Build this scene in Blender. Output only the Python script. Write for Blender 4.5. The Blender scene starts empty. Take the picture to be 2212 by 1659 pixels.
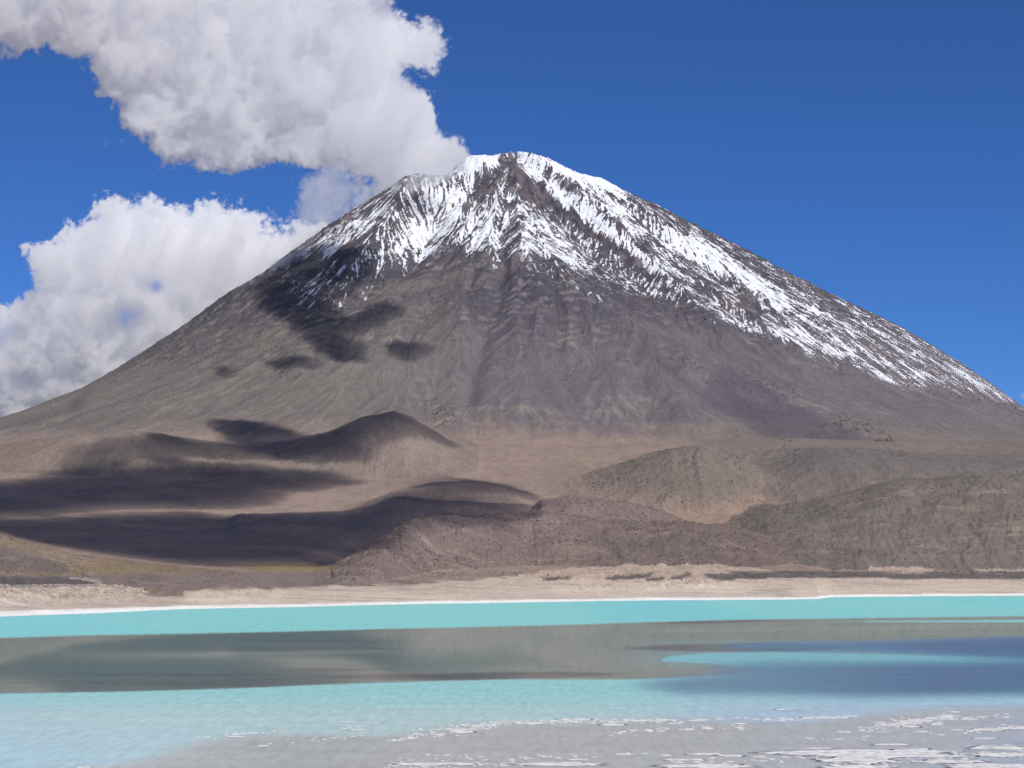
import bpy, math, time
import numpy as np
T0 = time.time()
sc = bpy.context.scene
C = sc.collection
RNG = np.random.default_rng(7)

# ------------------------------------------------------------------ camera
F = 4734.0; CXP = 1106.0; CYP = 829.5; HCAM = 60.0     # lens of the photograph (2212 px wide)
TANP = 359.5 / F; PH = math.atan(TANP); CP, SP = math.cos(PH), math.sin(PH)
cam = bpy.data.cameras.new('camera'); camo = bpy.data.objects.new('camera', cam); C.objects.link(camo)
cam.sensor_width = 36; cam.lens = 36 * F / 2212; cam.clip_start = 1; cam.clip_end = 200000
camo.location = (0, 0, HCAM); camo.rotation_euler = (math.pi / 2 + PH, 0, 0)
sc.camera = camo

# ------------------------------------------------------------------ light
SUN_EL = math.radians(50); SUN_AZ = math.atan2(0.62, -0.78)         # azimuth from +Y towards +X
SD = np.array([math.sin(SUN_AZ) * math.cos(SUN_EL), math.cos(SUN_AZ) * math.cos(SUN_EL), math.sin(SUN_EL)])
w = bpy.data.worlds.new('World'); sc.world = w; w.use_nodes = True
nt = w.node_tree; bg = nt.nodes['Background']
sky = nt.nodes.new('ShaderNodeTexSky'); sky.sky_type = 'NISHITA'; sky.sun_disc = False
sky.sun_elevation = SUN_EL; sky.sun_rotation = SUN_AZ
sky.altitude = 4300; sky.air_density = 0.8; sky.dust_density = 0.0; sky.ozone_density = 6.0
tn = nt.nodes.new('ShaderNodeVectorMath'); tn.operation = 'MULTIPLY'; tn.inputs[1].default_value = (0.42, 0.68, 1.0)   # deep blue of thin dry air at 4300 m
nt.links.new(sky.outputs[0], tn.inputs[0]); nt.links.new(tn.outputs[0], bg.inputs[0]); bg.inputs[1].default_value = 0.10
sl = bpy.data.lights.new('sun', 'SUN'); sl.energy = 4.0; sl.angle = math.radians(0.53); sl.color = (1, 0.955, 0.9)
so = bpy.data.objects.new('sun', sl); C.objects.link(so)
from mathutils import Vector
so.rotation_euler = Vector(SD).to_track_quat('Z', 'Y').to_euler(); so.location = (0, 0, 5000)
sc.view_settings.view_transform = 'Standard'; sc.view_settings.look = 'None'
sc.view_settings.exposure = 0; sc.view_settings.gamma = 1; sc.view_settings.use_curve_mapping = False
cy = sc.cycles
cy.max_bounces = 22; cy.diffuse_bounces = 2; cy.glossy_bounces = 3; cy.transmission_bounces = 2
cy.volume_bounces = 20; cy.transparent_max_bounces = 64
cy.use_denoising = True; cy.sample_clamp_indirect = 4
cy.use_adaptive_sampling = True; cy.adaptive_threshold = 0.02

# ------------------------------------------------------------------ numeric helpers
def s2l(c):
    c = np.asarray(c, float) / 255.0
    return np.where(c <= .04045, c / 12.92, ((c + .055) / 1.055) ** 2.4)
def sm(a, b, x):
    t = np.clip((x - a) / (b - a), 0, 1); return t * t * (3 - 2 * t)
_pt = {}
def perlin(x, y, seed=0):
    if seed not in _pt:
        r = np.random.default_rng(1000 + seed); p = r.permutation(512); a = r.random(512) * 2 * np.pi
        _pt[seed] = (p, np.cos(a).astype(np.float32), np.sin(a).astype(np.float32))
    p, gc, gs = _pt[seed]
    xi = np.floor(x).astype(np.int64); yi = np.floor(y).astype(np.int64)
    fx = (x - xi).astype(np.float32); fy = (y - yi).astype(np.float32)
    def g(ix, iy, dx, dy):
        h = p[(p[ix & 511] + iy) & 511]
        return gc[h] * dx + gs[h] * dy
    u = fx * fx * fx * (fx * (fx * 6 - 15) + 10); v = fy * fy * fy * (fy * (fy * 6 - 15) + 10)
    a = g(xi, yi, fx, fy); b = g(xi + 1, yi, fx - 1, fy); c = g(xi, yi + 1, fx, fy - 1); d = g(xi + 1, yi + 1, fx - 1, fy - 1)
    return ((a + u * (b - a)) + v * ((c + u * (d - c)) - (a + u * (b - a)))) * 1.5
def fbm(x, y, o=5, seed=0, gain=.5, lac=2.07, ridged=False, billow=False):
    t = 0; am = 1; s = 0
    for i in range(o):
        n = perlin(x, y, seed + i)
        if ridged: n = 1 - 2 * np.abs(n)
        if billow: n = 2 * np.abs(n) - 1
        t = t + am * n; s += am; am *= gain; x = x * lac + 17.3; y = y * lac + 5.1
    return t / s
def pix(u, y, z):                       # ground point -> photograph coordinates (for laying features out)
    wv = (z - HCAM) / y
    Yv = (wv * CP - SP) / (CP + wv * SP)
    return CXP + F * u * (CP - Yv * SP), CYP - F * Yv
def ray(px, py):                        # photograph coordinates -> (u, w): x = u*y, z = HCAM + w*y
    Yv = -(np.asarray(py, float) - CYP) / F; X = (np.asarray(px, float) - CXP) / F
    d = CP - Yv * SP
    return X / d, (SP + Yv * CP) / d
def use_map(x0, y0, rx, ry, nx, ny):
    global MX0, MY0, MRX, MRY, MNX, MNY, GX, GY
    MX0, MY0, MRX, MRY, MNX, MNY = x0, y0, rx, ry, nx, ny
    GX, GY = np.meshgrid(MX0 + MRX * np.arange(MNX), MY0 + MRY * np.arange(MNY))
use_map(-600.0, -400.0, 3.0, 3.0, 1140, 720)
def poly(pts):
    p = np.array(pts, float); ins = np.zeros(GX.shape, bool)
    i0 = max(0, int((p[:, 1].min() - MY0) / MRY)); i1 = min(MNY, int((p[:, 1].max() - MY0) / MRY) + 2)
    gx, gy = GX[i0:i1], GY[i0:i1]; sub = np.zeros(gx.shape, bool)
    for a in range(len(p)):
        x0, y0 = p[a]; x1, y1 = p[(a + 1) % len(p)]
        if y0 == y1: continue
        sub ^= ((gy >= min(y0, y1)) & (gy < max(y0, y1)) & (gx < x0 + (gy - y0) * (x1 - x0) / (y1 - y0)))
    ins[i0:i1] = sub
    return ins.astype(np.float32)
def blur(m, sx, sy=None, rx=None):
    sy = sx if sy is None else sy
    for ax, s in ((1, sx / (rx or MRX)), (0, sy / (rx or MRY))):
        if s < .3: continue
        r = int(3 * s) + 1; k = np.exp(-.5 * (np.arange(-r, r + 1) / s) ** 2); k /= k.sum()
        pad = [(0, 0), (0, 0)]; pad[ax] = (r, r); q = np.pad(m, pad, mode='edge'); o = np.zeros_like(m)
        n = m.shape[ax]
        for j, kk in enumerate(k):
            o += np.float32(kk) * (q[:, j:j + n] if ax == 1 else q[j:j + n])
        m = o
    return m
def smp(m, px, py):
    fx = np.clip((px - MX0) / MRX, 0, MNX - 1.01); fy = np.clip((py - MY0) / MRY, 0, MNY - 1.01)
    i = fx.astype(int); j = fy.astype(int); a = (fx - i).astype(np.float32); b = (fy - j).astype(np.float32)
    return (m[j, i] * (1 - a) + m[j, i + 1] * a) * (1 - b) + (m[j + 1, i] * (1 - a) + m[j + 1, i + 1] * a) * b
def linemap(pts, width, power=1.0):     # 1 on the line, falling to 0 at width
    d = np.full(GX.shape, 1e9, np.float32)
    for (x0, y0), (x1, y1) in zip(pts[:-1], pts[1:]):
        vx, vy = x1 - x0, y1 - y0
        t = np.clip(((GX - x0) * vx + (GY - y0) * vy) / (vx * vx + vy * vy), 0, 1)
        d = np.minimum(d, np.hypot(GX - x0 - t * vx, GY - y0 - t * vy))
    return np.clip(1 - d / width, 0, 1).astype(np.float32) ** power

# ------------------------------------------------------------------ terrain grid (a fan of rows seen from the shore)
UD = 0.255; NC = 1060
ud = np.linspace(-UD, UD, NC)
side = UD + np.cumsum(0.004 * 1.16 ** np.arange(26))
U = np.concatenate([-side[::-1], ud, side]); c0 = len(side)
rows = [1700.0]
def dens(y):
    if y < 1900: return 40
    if y < 2300: return 6.5
    if y < 3300: return 5.6
    if y < 5250: return 8.0
    if y < 7850: return 4.9
    if y < 8300: return 20
    return 90
while rows[-1] < 11000: rows.append(rows[-1] + dens(rows[-1]))
Yr = np.array(rows); NR = len(Yr)
u2, y2 = np.meshgrid(U, Yr); x2 = u2 * y2
NU = len(U)
print('grid', NR, NU, time.time() - T0)
f4 = np.float32
def pxu(px): return (np.asarray(px, float) - CXP) / F * 1.003     # column -> u near the horizon

# shoreline
SHP = [(-400, 1352), (0, 1332), (200, 1325), (390, 1316), (600, 1312), (900, 1305), (1100, 1302), (1300, 1298), (1500, 1296.5), (1700, 1295),
       (1765, 1294), (1795, 1290), (2000, 1288), (2212, 1287), (2600, 1284)]
su, sw = ray([p[0] for p in SHP], [p[1] for p in SHP]); sy_ = -HCAM / sw
ys = np.interp(u2, su, sy_) + 14 * fbm(x2 / 130, np.zeros_like(x2), 4, 3) + 4 * fbm(x2 / 14, y2 / 60, 3, 9)
YE = 5250.0
t = (y2 - ys) / (YE - ys)
S_ = [-.3, -.02, 0, .02, .05, .15, .3, .45, .63, .87, 1.0, 1.2, 2.6]
Z_ = [-4, -1.2, 0, 1.0, 3.0, 14, 36, 80, 137, 255, 322, 335, 300]
zp = np.interp(t, S_, Z_)
for _ in range(2):                                       # soften the profile's knees
    zp[1:-1] = (zp[:-2] + 2 * zp[1:-1] + zp[2:]) / 4
zp = zp + sm(.12, .4, t) * (5 * fbm(x2 / 420, y2 / 420, 4, 20)) + sm(.55, .95, t) * 16 * fbm(x2 / 500, y2 / 380, 3, 24) + sm(.0, .05, t) * .5 * fbm(x2 / 25, y2 / 50, 3, 28)
plain = zp
reg = np.zeros(zp.shape, np.int8)                        # 0 shore/plain

def smax(a, b, k):
    h = np.clip(.5 + .5 * (a - b) / k, 0, 1)
    return b + (a - b) * h + k * h * (1 - h)
def hill(z, rid, crest, yc, Lf, Lb, rough=(0, 60), k=4, fade=40, flat=0.0, po=1.0):
    global reg
    pts = np.array(crest, float)
    uu, ww = ray(pts[:, 0], pts[:, 1])
    ycv = yc(u2) if callable(yc) else yc
    dpx = F * u2 / 1.003 + CXP
    wv = np.interp(u2, uu, ww)
    yb = ycv + 25 * fbm(x2 / 300, x2 * 0, 2, 60 + rid)
    zc = HCAM + wv * yb
    pc = np.interp(((yb - ys) / (YE - ys)), S_, Z_)
    amp = np.maximum(zc - pc, 0)
    e = np.ones_like(u2)
    if pts[0, 0] > 0: e *= sm(pts[0, 0] - fade, pts[0, 0] + fade * .2, dpx)
    if pts[-1, 0] < 2212: e *= 1 - sm(pts[-1, 0] - fade * .2, pts[-1, 0] + fade, dpx)
    d = (y2 - yb)
    s = np.where(d < 0, np.clip(1 + d / Lf, 0, 1), np.clip(1 - d / Lb, 0, 1))
    s = s * s * (3 - 2 * s)
    if po != 1.0: s = s ** po
    on = (s > 0) & (e > 0)
    hz = plain + amp * e * s
    n = rough[0] * fbm(x2 / rough[1], y2 / rough[1], 5, 40 + rid, ridged=True) * sm(0, .25, s) * e
    hz = np.where(on, hz + n - k * .25, -50)
    out = np.where(on, z + (smax(z, hz, k) - z) * sm(0, .12, s * e), z)
    reg = np.where(on & (amp * e * s > 4) & (hz > z - k * .3), rid, reg).astype(np.int8)
    return out
Z = plain.copy()
# far mounds under the cone
Z = hill(Z, 1, [(-300, 1000), (0, 972), (80, 955), (180, 942), (290, 935), (350, 943), (430, 960), (520, 978), (600, 992)], 4850, 330, 420, (3, 120))
Z = hill(Z, 2, [(590, 975), (650, 950), (700, 935), (780, 900), (850, 887), (890, 900), (930, 930), (970, 955), (1010, 972)], 4960, 360, 400, (4, 110))
Z = hill(Z, 3, [(1190, 1058), (1260, 1040), (1330, 1012), (1390, 990), (1450, 974), (1520, 968), (1575, 984), (1630, 1020), (1690, 1060)], 4560, 430, 320, (5, 90), k=10, fade=130)
Z = hill(Z, 4, [(1560, 1035), (1660, 1014), (1760, 992), (1850, 990), (1950, 1000), (2080, 1012), (2212, 1020), (2600, 1027)], 4700, 700, 500, (9, 170), k=22, fade=220)
Z = hill(Z, 5, [(760, 1100), (800, 1080), (860, 1056), (930, 1042), (1020, 1038), (1080, 1045), (1140, 1064), (1190, 1082)], 4120, 330, 260, (2, 120))
Z = hill(Z, 6, [(520, 1113), (640, 1110), (743, 1107), (800, 1094), (848, 1076), (877, 1072), (940, 1078), (1060, 1085), (1180, 1088), (1230, 1100)], 3860, 330, 240, (1, 100))
Z = hill(Z, 7, [(1130, 1115), (1170, 1084), (1230, 1076), (1300, 1080), (1380, 1094), (1430, 1108), (1480, 1132)], 3830, 380, 260, (5, 90))
Z = hill(Z, 8, [(1440, 1155), (1520, 1150), (1600, 1138), (1660, 1112), (1740, 1096), (1800, 1078), (1880, 1060), (1950, 1046), (2080, 1036), (2212, 1030), (2600, 1024)], 3960, 660, 500, (7, 120), k=6)
Z = hill(Z, 9, [(715, 1236), (729, 1225), (790, 1188), (850, 1152), (887, 1130), (933, 1123), (1020, 1121), (1116, 1119), (1170, 1112), (1230, 1120), (1300, 1132), (1400, 1136), (1480, 1132), (1560, 1140), (1640, 1165), (1720, 1195), (1800, 1225)],
         lambda u: np.interp(F * u + CXP, [720, 830, 950, 1150], [3040, 3200, 3450, 3600]), 340, 300, (6, 90), fade=40)
Z = hill(Z, 10, [(-400, 1075), (-150, 1120), (0, 1155), (100, 1181), (170, 1199), (250, 1207), (330, 1216), (420, 1226), (500, 1234), (540, 1240)], 2700, 330, 260, (2, 80), fade=90)
hs0 = Z.copy()
# bluffs at the shore
Z = hill(Z, 11, [(-400, 1262), (0, 1271), (100, 1270), (170, 1269), (250, 1270), (310, 1274), (352, 1283), (375, 1292), (395, 1303), (410, 1310)], lambda u: np.interp(u, su, sy_) + 290, 110, 260, (3.0, 26), k=1.5, fade=8)
Z = hill(Z, 12, [(980, 1270), (1080, 1256), (1160, 1246), (1240, 1242), (1330, 1240), (1420, 1238), (1500, 1237), (1560, 1238), (1620, 1240), (1700, 1242), (1800, 1240), (1950, 1232), (2030, 1236), (2212, 1240), (2600, 1244)],
         lambda u: np.interp(u, su, sy_) + 500, 200, 420, (4.0, 45), k=3, fade=120)
Z = hill(Z, 13, [(1190, 1278), (1250, 1270), (1330, 1264), (1420, 1259), (1500, 1256), (1560, 1258), (1620, 1264), (1670, 1273), (1700, 1281), (1715, 1287)], lambda u: np.interp(u, su, sy_) + 320, 85, 180, (3.0, 22), k=1.5, fade=20)
Z = hill(Z, 14, [(1700, 1262), (1780, 1259), (1900, 1257), (2030, 1256), (2120, 1255), (2212, 1258), (2600, 1262)], lambda u: np.interp(u, su, sy_) + 360, 90, 260, (2.0, 30), k=1.5, fade=60)

# ------------------------------------------------------------------ the cone
XC, YC = 12.0, 7800.0
def prof(pts):
    p = np.array(pts, float); uu, ww = ray(p[:, 0], p[:, 1])
    r = np.abs(uu * YC - XC); z = HCAM + ww * YC; o = np.argsort(r); return r[o], z[o]
rR, zR = prof([(1120, 330), (1150, 332), (1185, 344), (1215, 360), (1245, 374), (1300, 388), (1345, 414), (1420, 445), (1500, 487), (1600, 535), (1700, 590), (1800, 640), (1880, 677), (1950, 711), (2020, 752),
               (2090, 795), (2150, 836), (2212, 882), (2400, 960), (2800, 1040), (3400, 1090)])
rL, zL = prof([(1110, 330), (1080, 333), (1068, 339), (1012, 341), (990, 358), (972, 377), (950, 383), (925, 380), (900, 379), (882, 381), (866, 390), (830, 414), (780, 444), (700, 494), (640, 538), (560, 597), (480, 642), (400, 703), (320, 754), (250, 800), (180, 838), (100, 868), (40, 891),
               (0, 903), (-200, 955), (-700, 1040), (-1300, 1090)])
rF = np.array([0, 60, 150, 300, 450, 600, 800, 1000, 1300, 1600, 1900, 2200, 2450, 2700, 3200, 4200]); 
zF = np.array([1464, 1446, 1392, 1290, 1195, 1105, 1000, 905, 770, 640, 520, 425, 355, 272, 120, -120])
dx, dy = x2 - XC, y2 - YC
rr = np.hypot(dx, dy) + 1e-6
ct = dx / rr
th = np.arctan2(dy, dx)
wR = sm(.25, .97, ct); wL = sm(.25, .97, -ct)
pw_ = 1.3; rdia = (np.abs(dx) ** pw_ + np.abs(dy) ** pw_ + 1e-6) ** (1 / pw_); rw = (rdia + (rr - rdia) * sm(500, 1500, rr)) * (1 + .02 * fbm(th * 2.2 + 9, rr / 900, 3, 70))
zc = np.interp(rw, rF, zF) * (1 - wR - wL) + np.interp(rr, rR, zR) * wR + np.interp(rr, rL, zL) * wL
# spurs and chutes
big = fbm(th * 5.2 + 30, rr / 1500, 3, 75, ridged=True)
env = sm(80, 400, rr) * (1 - sm(2000, 2700, rr)) * (1 - .7 * (wR + wL))
zc += (22 - 12 * sm(350, 1100, rr)) * big * env
zc += 5 * fbm(th * 15 + .0006 * rr, rr / 700, 3, 80, ridged=True) * env * (1 - sm(1100, 2000, rr) * .7)
zc += 16 * fbm(x2 / 330, y2 / 330, 4, 86) * sm(900, 1600, rr) * (1 - .8 * (wR + wL))
px0, py0 = pix(u2, y2, zc)
H = np.zeros(GX.shape, f4)
H += 30 * linemap([(1104, 332), (1085, 385), (1062, 430), (1020, 480), (985, 515), (950, 545), (890, 600), (820, 655), (740, 700), (640, 770)], 62, 1.4)
H += 28 * linemap([(1104, 332), (1135, 380), (1185, 425), (1290, 492), (1400, 565), (1500, 650), (1570, 730)], 46, 1.3)
H -= 20 * linemap([(1108, 350), (1096, 430), (1084, 500), (1092, 560), (1080, 640), (1040, 740), (1010, 860)], 34, 1.5)
H -= 26 * linemap([(975, 385), (940, 420), (925, 480), (910, 540), (880, 590), (820, 620), (740, 660)], 50, 1.3)
H += 30 * linemap([(882, 384), (862, 430), (840, 480), (790, 530), (750, 565)], 34, 1.2)
H += 22 * linemap([(1180, 350), (1240, 410), (1330, 470), (1450, 540), (1600, 650), (1750, 740)], 30, 1.3)
H -= 20 * linemap([(1345, 425), (1440, 520), (1560, 600), (1680, 690), (1800, 770)], 36, 1.3)
H += 24 * linemap([(1120, 545), (1180, 560), (1300, 650), (1420, 740), (1500, 800)], 90, 1.2)
H += 16 * linemap([(1480, 790), (1600, 830), (1720, 860), (1850, 925), (1930, 960)], 36, 1.2)
H += 20 * linemap([(1300, 830), (1400, 815), (1450, 850), (1480, 900)], 80, 1.2)
H += 18 * linemap([(640, 540), (560, 615), (450, 680), (330, 755), (180, 845)], 30, 1.0)
H = blur(H, 7); H *= sm(345, 400, GY)
zc += smp(H, px0, py0) * (1 - sm(7790, 7900, y2)) * np.clip(1 - 1.3 * sm(.88, .99, np.abs(ct)), 0, 1)
# hold the skyline: each flank keeps the slope profile measured above
tpx = np.array([-700, -200, 0, 40, 100, 180, 250, 320, 400, 480, 560, 640, 700, 780, 830, 866, 882, 900, 925, 950, 972, 990, 1012, 1068, 1110, 1150, 1185, 1215, 1245, 1300, 1345, 1420, 1500, 1600, 1700, 1800, 1880, 1950, 2020, 2090, 2150, 2212, 2400, 2800])
tpy = np.array([1040, 955, 903, 891, 868, 838, 800, 754, 703, 642, 597, 538, 494, 444, 414, 390, 381, 379, 380, 383, 377, 358, 341, 339, 330, 332, 344, 360, 374, 388, 414, 445, 487, 535, 590, 640, 677, 711, 752, 795, 836, 882, 960, 1040])
tu, tw = ray(tpx, tpy); wa = ((zc - HCAM) / y2).max(0); ratio = np.clip(np.interp(U, tu, tw) / wa, .8, 1.12)
kern = np.ones(9) / 9; ratio = np.convolve(np.pad(ratio, 4, mode='edge'), kern, 'valid')
ratio = np.where((U < tu[0]) | (U > tu[-1]), ratio[np.abs(U - .3).argmin()], ratio)
print('skyline ratio', ratio[c0::120].round(3))
zc = HCAM + (zc - HCAM) * ratio[None, :]
kk = 10
cone_on = zc > Z
reg = np.where(zc > Z, 20, reg).astype(np.int8)
Z = smax(Z, zc, kk)

# ------------------------------------------------------------------ fall-line noise (line integrals down the slope)
dz_u = np.gradient(Z, axis=1) / np.gradient(U)[None, :]
dz_y = np.gradient(Z, axis=0) / np.gradient(Yr)[:, None]
gx = dz_u / y2; gy = dz_y - u2 / y2 * dz_u
D0, D1 = c0, c0 + NC
def boxb(a, n):
    for ax in (0, 1):
        cs = np.cumsum(np.pad(a, [(n + 1, n) if k == ax else (0, 0) for k in (0, 1)], mode='edge'), axis=ax)
        a = (cs[2 * n + 1:] - cs[:-2 * n - 1]) / (2 * n + 1) if ax == 0 else (cs[:, 2 * n + 1:] - cs[:, :-2 * n - 1]) / (2 * n + 1)
    return a
gxs = boxb(gx[:, D0:D1], 3); gys = boxb(gy[:, D0:D1], 3)
gm = np.hypot(gxs, gys) + 1e-5
du = ud[1] - ud[0]
ysp = np.gradient(Yr)[:, None]
def fields(step):
    ddx, ddy = -gxs / gm * step, -gys / gm * step
    return ((ddx - u2[:, D0:D1] * ddy) / y2[:, D0:D1] / du).astype(f4), (ddy / ysp).astype(f4)
def bil(a, c, r):
    c = np.clip(c, 0, NC - 1.01); r = np.clip(r, 0, NR - 1.01); i = c.astype(np.int32); j = r.astype(np.int32); fc = c - i; fr = r - j
    q = j * NC + i; a = a.ravel()
    return (a[q] * (1 - fc) + a[q + 1] * fc) * (1 - fr) + (a[q + NC] * (1 - fc) + a[q + NC + 1] * fc) * fr
def lic(src, step, n):
    vc, vr = fields(step); acc = src.copy(); tot = 1.0
    for sgn in (1, -1):
        c = np.tile(np.arange(NC, dtype=f4), (NR, 1)); r = np.tile(np.arange(NR, dtype=f4)[:, None], (1, NC))
        for k in range(n):
            a, b = bil(vc, c, r), bil(vr, c, r); c = c + sgn * a; r = r + sgn * b
            wk = 1 - k / (n + 1.0); acc += wk * bil(src, c, r); tot += wk
    acc /= tot; acc -= acc.mean(); return (acc / acc.std()).astype(f4)
wn = RNG.standard_normal((NR, NC)).astype(f4)
L1 = lic(wn, 7.0, 11); L0 = lic(RNG.standard_normal((NR, NC)).astype(f4), 5.0, 3)
wn2 = boxb(RNG.standard_normal((NR, NC)), 3).astype(f4); L2 = lic(wn2, 16.0, 14)
print('lic', time.time() - T0)
def full(a):
    o = np.zeros((NR, NU), f4); o[:, D0:D1] = a; return o
L1, L2, L0 = full(L1), full(L2), full(L0)
isc = reg == 20
upper = sm(450, 900, Z) * isc
ramp = 1 - .6 * (wR + wL)
rock = fbm(x2 / 55, y2 / 55, 5, 90, ridged=True)
Z = Z + isc * (upper * (2.6 * L2 + 1.0 * L1 + 5.0 * rock) + (1 - upper) * (1.1 * L2 + .35 * L1 + 1.6 * rock)) * sm(0, 30, Z - plain)
Z = Z + isc * upper * 7 * np.clip(fbm(x2 / 26, y2 / 60, 4, 95), 0, 1)
lowr = (~isc) & (reg > 0)
Z = Z + lowr * (.8 * L2 + .25 * L1) * sm(0, 8, Z - plain)
rough2 = fbm(x2 / 17, y2 / 24, 4, 97, ridged=True)
kr = np.isin(reg, (3, 7, 8, 9, 4)); Z = Z + kr * 2.1 * rough2 + kr * 5 * (fbm(x2 / 140, y2 / 140, 4, 99, ridged=True) - .3) * sm(5, 30, Z - plain)
Z[Yr > 10500] = -30
PX, PY = pix(u2, y2, Z)
# visible from the shore? (running skyline per column)
sk = np.maximum.accumulate((Z - HCAM) / y2, axis=0); vis = ((Z - HCAM) / y2 >= sk - 2e-4)

# ------------------------------------------------------------------ snow cover
cov = np.zeros(GX.shape, f4)
def setp(m, pts, v, b=7):
    a = blur(poly(pts), b * 1.25); return m * (1 - a) + v * a
cov = setp(cov, [(960, 370), (985, 345), (1100, 320), (1250, 365), (1345, 400), (1500, 480), (1700, 580), (1900, 680), (2050, 760), (2212, 860), (2300, 930), (2180, 872), (2060, 845), (1960, 838), (1880, 805), (1760, 775), (1640, 715), (1560, 700),
    (1480, 660), (1380, 640), (1290, 615), (1200, 575), (1130, 552), (1090, 575), (1040, 568), (1000, 525), (960, 525), (920, 560), (890, 578), (830, 590), (740, 600), (640, 590), (600, 590), (660, 520), (780, 430), (860, 375)], .37, 12)
cov = setp(cov, [(1100, 555), (1200, 570), (1330, 640), (1290, 660), (1160, 600)], .22)
cov = setp(cov, [(560, 600), (640, 575), (800, 580), (820, 630), (740, 680), (640, 650)], .24, 14)
cov = setp(cov, [(1345, 405), (1500, 480), (1700, 582), (1900, 682), (2050, 762), (2260, 900), (2170, 868), (1950, 742), (1800, 672), (1600, 568), (1450, 482)], .30, 6)
cov = setp(cov, [(880, 400), (960, 390), (1045, 400), (1010, 470), (960, 515), (915, 560), (865, 562), (850, 500), (890, 440)], .78)
cov = setp(cov, [(660, 555), (760, 482), (830, 428), (872, 415), (852, 470), (780, 512), (700, 552)], .66)
cov = setp(cov, [(1035, 430), (1090, 420), (1075, 555), (1010, 545), (965, 510)], .72)
cov = setp(cov, [(1100, 430), (1180, 450), (1270, 540), (1300, 580), (1200, 560), (1130, 540)], .62)
cov = setp(cov, [(1102, 336), (1062, 362), (1000, 430), (985, 455), (1040, 450), (1078, 400), (1105, 400), (1130, 432), (1200, 465), (1330, 545), (1420, 600), (1300, 510), (1190, 425)], .24, 4)
cov = setp(cov, [(1104, 338), (1130, 375), (1190, 425), (1300, 508), (1420, 598), (1400, 598), (1290, 520), (1180, 445), (1120, 395)], .02, 2)
cov = setp(cov, [(855, 450), (830, 480), (790, 535), (740, 565), (640, 600), (630, 570), (780, 515)], .10, 5)
cov = setp(cov, [(905, 395), (870, 430), (860, 480), (840, 490), (880, 500), (900, 450), (930, 400)], .42, 5)
cov = setp(cov, [(875, 385), (840, 405), (760, 455), (690, 505), (620, 560), (660, 560), (760, 480), (850, 415)], .30, 4)
cov = setp(cov, [(985, 368), (1008, 335), (1095, 325), (1090, 350), (1040, 380), (985, 386)], .99, 4)
cov = setp(cov, [(1112, 325), (1190, 335), (1180, 355), (1200, 400), (1290, 455), (1370, 530), (1450, 592), (1400, 572), (1300, 502), (1200, 432), (1140, 380)], .92, 4)
cov = setp(cov, [(1190, 335), (1240, 360), (1300, 375), (1355, 408), (1345, 425), (1300, 402), (1260, 392), (1220, 378), (1180, 360)], .99, 3)
cov = setp(cov, [(1240, 385), (1290, 405), (1340, 440), (1401, 489), (1350, 480), (1290, 440)], .86, 4)
cov = setp(cov, [(1205, 385), (1235, 392), (1290, 430), (1280, 445), (1230, 420)], .4, 4)
cov = setp(cov, [(1401, 486), (1486, 506), (1586, 556), (1671, 622), (1760, 690), (1666, 659), (1556, 588), (1456, 544)], .90, 4)
cov = setp(cov, [(1450, 545), (1550, 600), (1680, 690), (1640, 700), (1540, 630), (1440, 570)], .30, 5)
cov = setp(cov, [(1500, 640), (1600, 690), (1706, 697), (1860, 778), (1756, 752), (1650, 715), (1560, 680)], .66, 4)
cov = setp(cov, [(1690, 650), (1800, 720), (1900, 780), (1850, 740), (1760, 670)], .56, 4)
cov = setp(cov, [(1876, 797), (1920, 810), (1962, 838), (1900, 818)], .9, 3)
cov = setp(cov, [(2030, 778), (2090, 808), (2185, 872), (2110, 832)], .85, 3)
cov = setp(cov, [(1780, 610), (1880, 690), (1960, 740), (2020, 790), (1940, 760), (1850, 690)], .48, 5)
warp = 7 * L2 * upper
cv = smp(cov, PX + warp * .6, PY + warp)
ns = .62 * L1 + .52 * L0 + .16 * L2 + 1.5 * fbm(x2 / 60, y2 / 80, 6, 110, gain=.7) + 1.0 * fbm(x2 / 11, y2 / 13, 3, 115, gain=.7) + .5 * fbm(th * 26, rr / 260, 4, 118)
ns = ns / ns[isc].std()
qs = np.interp(ns, np.quantile(ns[isc & (Z > 800)], np.linspace(0, 1, 33)), np.linspace(0, 1, 33))
snow = sm(-.24, .24, cv - .10 - qs) * isc * (cv > .01)
snow = np.maximum(snow, isc * sm(.93, .98, cv))
Z = Z + 1.2 * snow

# ------------------------------------------------------------------ ground colours (albedo)
def colf(c): return s2l(c).astype(f4)
n1 = fbm(x2 / 260, y2 / 260, 5, 120)[..., None]; n2 = fbm(x2 / 40, y2 / 60, 4, 126)[..., None]; n3 = fbm(x2 / 9, y2 / 14, 3, 131)[..., None]
def mix(a, b, f): 
    f = f[..., None] if np.ndim(f) == 2 else f
    return a * (1 - f) + b * f
col = np.broadcast_to(colf((141, 124, 113)), Z.shape + (3,)).copy()
cm = {}
def region(col, m, c, var=.10):
    return mix(col, np.broadcast_to(colf(c), col.shape), m)
l2 = np.clip(L2, -2, 2); l1 = np.clip(L1, -2, 2)
cone = colf((107, 101, 104)); coneL = colf((117, 110, 102)); tan = colf((139, 131, 116)); rockc = colf((66, 65, 76))  # grey-purple haze of distance is mixed into these cone colours
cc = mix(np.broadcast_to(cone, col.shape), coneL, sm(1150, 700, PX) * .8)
cc = mix(cc, tan, np.clip(sm(.5, 2.4, .5 * l2 + .6 * l1 + 3.2 * n1[..., 0] + 1.2 * n2[..., 0]) * .55 * (1 - upper * .5), 0, 1))
cc = mix(cc, colf((98, 91, 96)), sm(.4, 1.8, -l2 + 1.2 * n2[..., 0]) * .6)
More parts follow.
